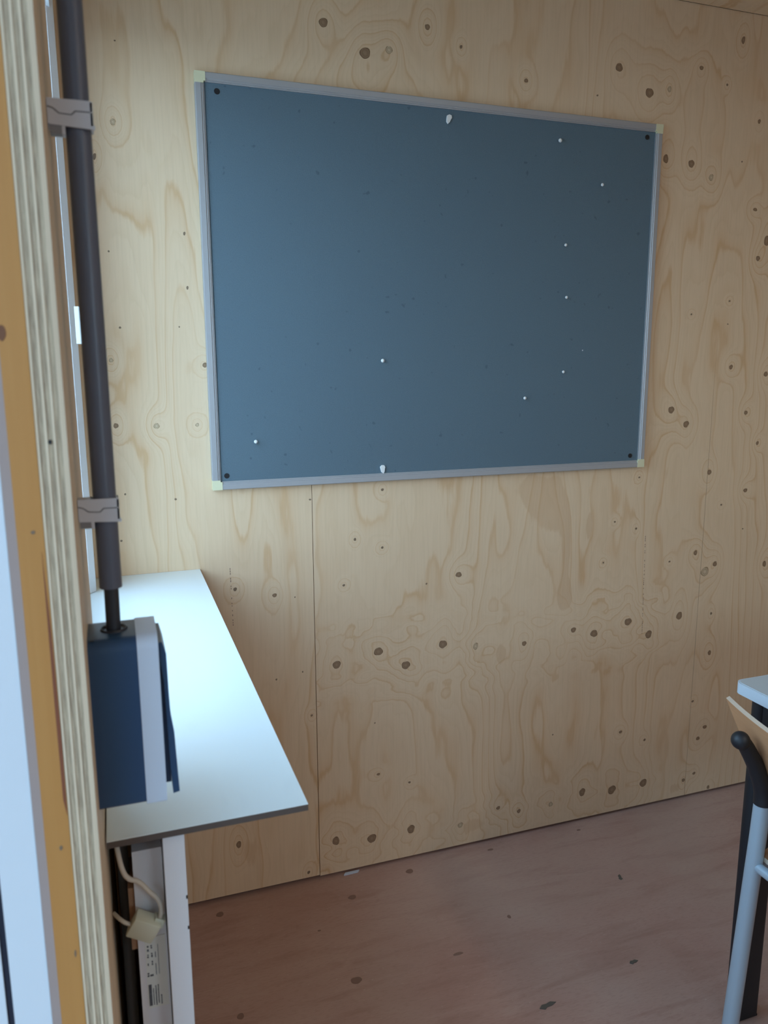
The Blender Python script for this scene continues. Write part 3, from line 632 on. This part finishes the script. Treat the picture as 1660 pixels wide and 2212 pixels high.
# ---------------------------------------------------------------- desk
dk = thing('desk', 'white topped desk with black metal legs at the right', 'desk', (.95, -1.0, 0))
def rrect(x0, x1, y0, y1, r, n=5):
    p = []
    for cx, cy, a0 in ((x1-r, y1-r, 0), (x0+r, y1-r, 90), (x0+r, y0+r, 180), (x1-r, y0+r, 270)):
        for k in range(n+1):
            t = math.radians(a0+90*k/n); p.append((cx+r*math.cos(t), cy+r*math.sin(t)))
    return p
bm = bmesh.new(); prism(bm, rrect(.329, 1.63, -1.33, -.682, .018), .717, .7392, 2); fin(bm, 'edge_band', M_deskedge, dk, bevel=.0025, smooth=True)
bm = bmesh.new(); prism(bm, rrect(.3325, 1.6265, -1.3265, -.6855, .016), .7392, .7402, 2); fin(bm, 'desk_top', M_desk, dk)
for x0 in (.334, 1.545):
    for y in (-.735, -1.275):
        bm = bmesh.new(); prism(bm, rrect(x0, x0+.072, y-.015, y+.015, .013, 4), .004, .717, 2); fin(bm, 'leg', M_blk, dk, smooth=True)
        box('foot', M_blk, (x0+.004, x0+.068, y-.013, y+.013, 0, .004), dk)
    box('end_beam', M_blk, (x0+.006, x0+.066, -1.26, -.75, .66, .716), dk, bevel=.002)
for y in (-.745, -1.265): box('long_beam', M_blk, (.406, 1.545, y-.012, y+.012, .67, .716), dk, bevel=.002)
box('modesty_panel', M_blk, (.41, 1.54, -.722, -.716, .38, .668), dk)

# ---------------------------------------------------------------- chair, backrest towards the window, pushed under the desk
ch = thing('chair', 'school chair with pale grey tube frame and beech plywood backrest at the desk', 'chair', (.42, -1.0, 0))
YF, YN = -.83, -1.19
for y in (YF, YN):
    tube_obj('leg', M_tubeg, [(.2385, y, .012), (.254, y, .25), (.2705, y, .50), (.2745, y, .580)], .0150, ch, n=24)
    post = tube_obj('back_post', M_blk, smooth_path([(.2755, y, .572), (.274, y, .590), (.262, y, .625), (.235, y, .672), (.2165, y, .698)], 2), [.0175]*1+[.0168]*14, ch, n=24) if False else None
    P = smooth_path([(.2752, y, .566), (.2725, y, .596), (.250, y, .645), (.2255, y, .685), (.2120, y, .702)], 2)
    post = tube_obj('back_post', M_blk, P, [.0172-.0045*i/(len(P)-1) for i in range(len(P))], ch, n=24)
    bm = bmesh.new(); bmesh.ops.create_uvsphere(bm, u_segments=20, v_segments=12, radius=.0165, matrix=Matrix.Translation((.2095, y, .7015))); fin(bm, 'end_knob', M_blk, post, smooth=True)
    ft = tube_obj('foot_cap', M_blk, [(.2378, y, 0), (.2387, y, .014)], .0165, ch, n=20)
    tube_obj('side_rail', M_tubeg, smooth_path([(.266, y, .437), (.45, y, .437), (.60, y, .437), (.625, y, .437), (.635, y, .41), (.640, y, .2), (.645, y, .008)], 2), .0125, ch, n=18)
    tube_obj('foot_cap', M_blk, [(.6449, y, 0), (.645, y, .014)], .0145, ch, n=18)
tube_obj('rear_rail', M_tubeg, [(.2665, YF+.006, .443), (.2665, YN-.006, .443)], .0095, ch, n=18)
tube_obj('front_rail', M_tubeg, [(.595, YF, .437), (.595, YN, .437)], .0095, ch, n=18)
# seat: lightly dished beech ply
def sheet_ply(name, fn, nu, nv, th, mface, medge, par):
    bm = bmesh.new(); T = [[None]*(nv+1) for _ in range(nu+1)]; B = [[None]*(nv+1) for _ in range(nu+1)]
    for i in range(nu+1):
        for j in range(nv+1):
            p, nrm = fn(i/nu, j/nv); T[i][j] = bm.verts.new(p); B[i][j] = bm.verts.new(Vector(p)-Vector(nrm)*th)
    for i in range(nu):
        for j in range(nv):
            bm.faces.new([T[i][j], T[i+1][j], T[i+1][j+1], T[i][j+1]]); bm.faces.new([B[i][j], B[i][j+1], B[i+1][j+1], B[i+1][j]])
    ring = [(i, 0) for i in range(nu)]+[(nu, j) for j in range(nv)]+[(i, nv) for i in range(nu, 0, -1)]+[(0, j) for j in range(nv, 0, -1)]
    for k in range(len(ring)):
        a, b = ring[k], ring[(k+1) % len(ring)]
        f = bm.faces.new([T[a[0]][a[1]], T[b[0]][b[1]], B[b[0]][b[1]], B[a[0]][a[1]]]); f.material_index = 1
    for f in bm.faces: f.smooth = f.material_index == 0
    for e in bm.edges:
        if {f.material_index for f in e.link_faces} == {0, 1}: e.smooth = False
    return fin(bm, name, [mface, medge], par)
def seat_fn(u, v):
    x = .279+.37*u; y = YN-.02+(YF-YN+.04)*v
    w = 1-.10*(2*abs(u-.5))**4
    y = (y-(YF+YN)/2)*w+(YF+YN)/2
    z = .4615-.006*math.sin(math.pi*v)-(.018*max(0, (u-.8)/.2)**2)
    return (x, y, z), (0, 0, 1)
sheet_ply('seat', seat_fn, 12, 12, .0095, M_backply, M_beechedge, ch)
YC = (YF+YN)/2; HW = .272
def back_fn(u, v):
    s = 2*u-1                                   # -1 far end ... 1 near end
    y = YC-s*HW
    top = .736-.012*abs(s)**6*0
    # outline: full width at the top, narrowing downwards through a curved side
    hw = HW*(.60+.40*v**.55)
    y = YC-s*hw
    z = .585+(top-.585)*v
    lean = (z-.70)*(-.38)
    x = .2335+lean-.0115+.050*(abs(y-YC)/HW)**2
    nx = Vector((-1, 0, -.38)).normalized()
    return (x, y, z), (-1*.93, 0, -.35)
sheet_ply('backrest', back_fn, 28, 10, .0085, M_backply, M_beechedge, ch)
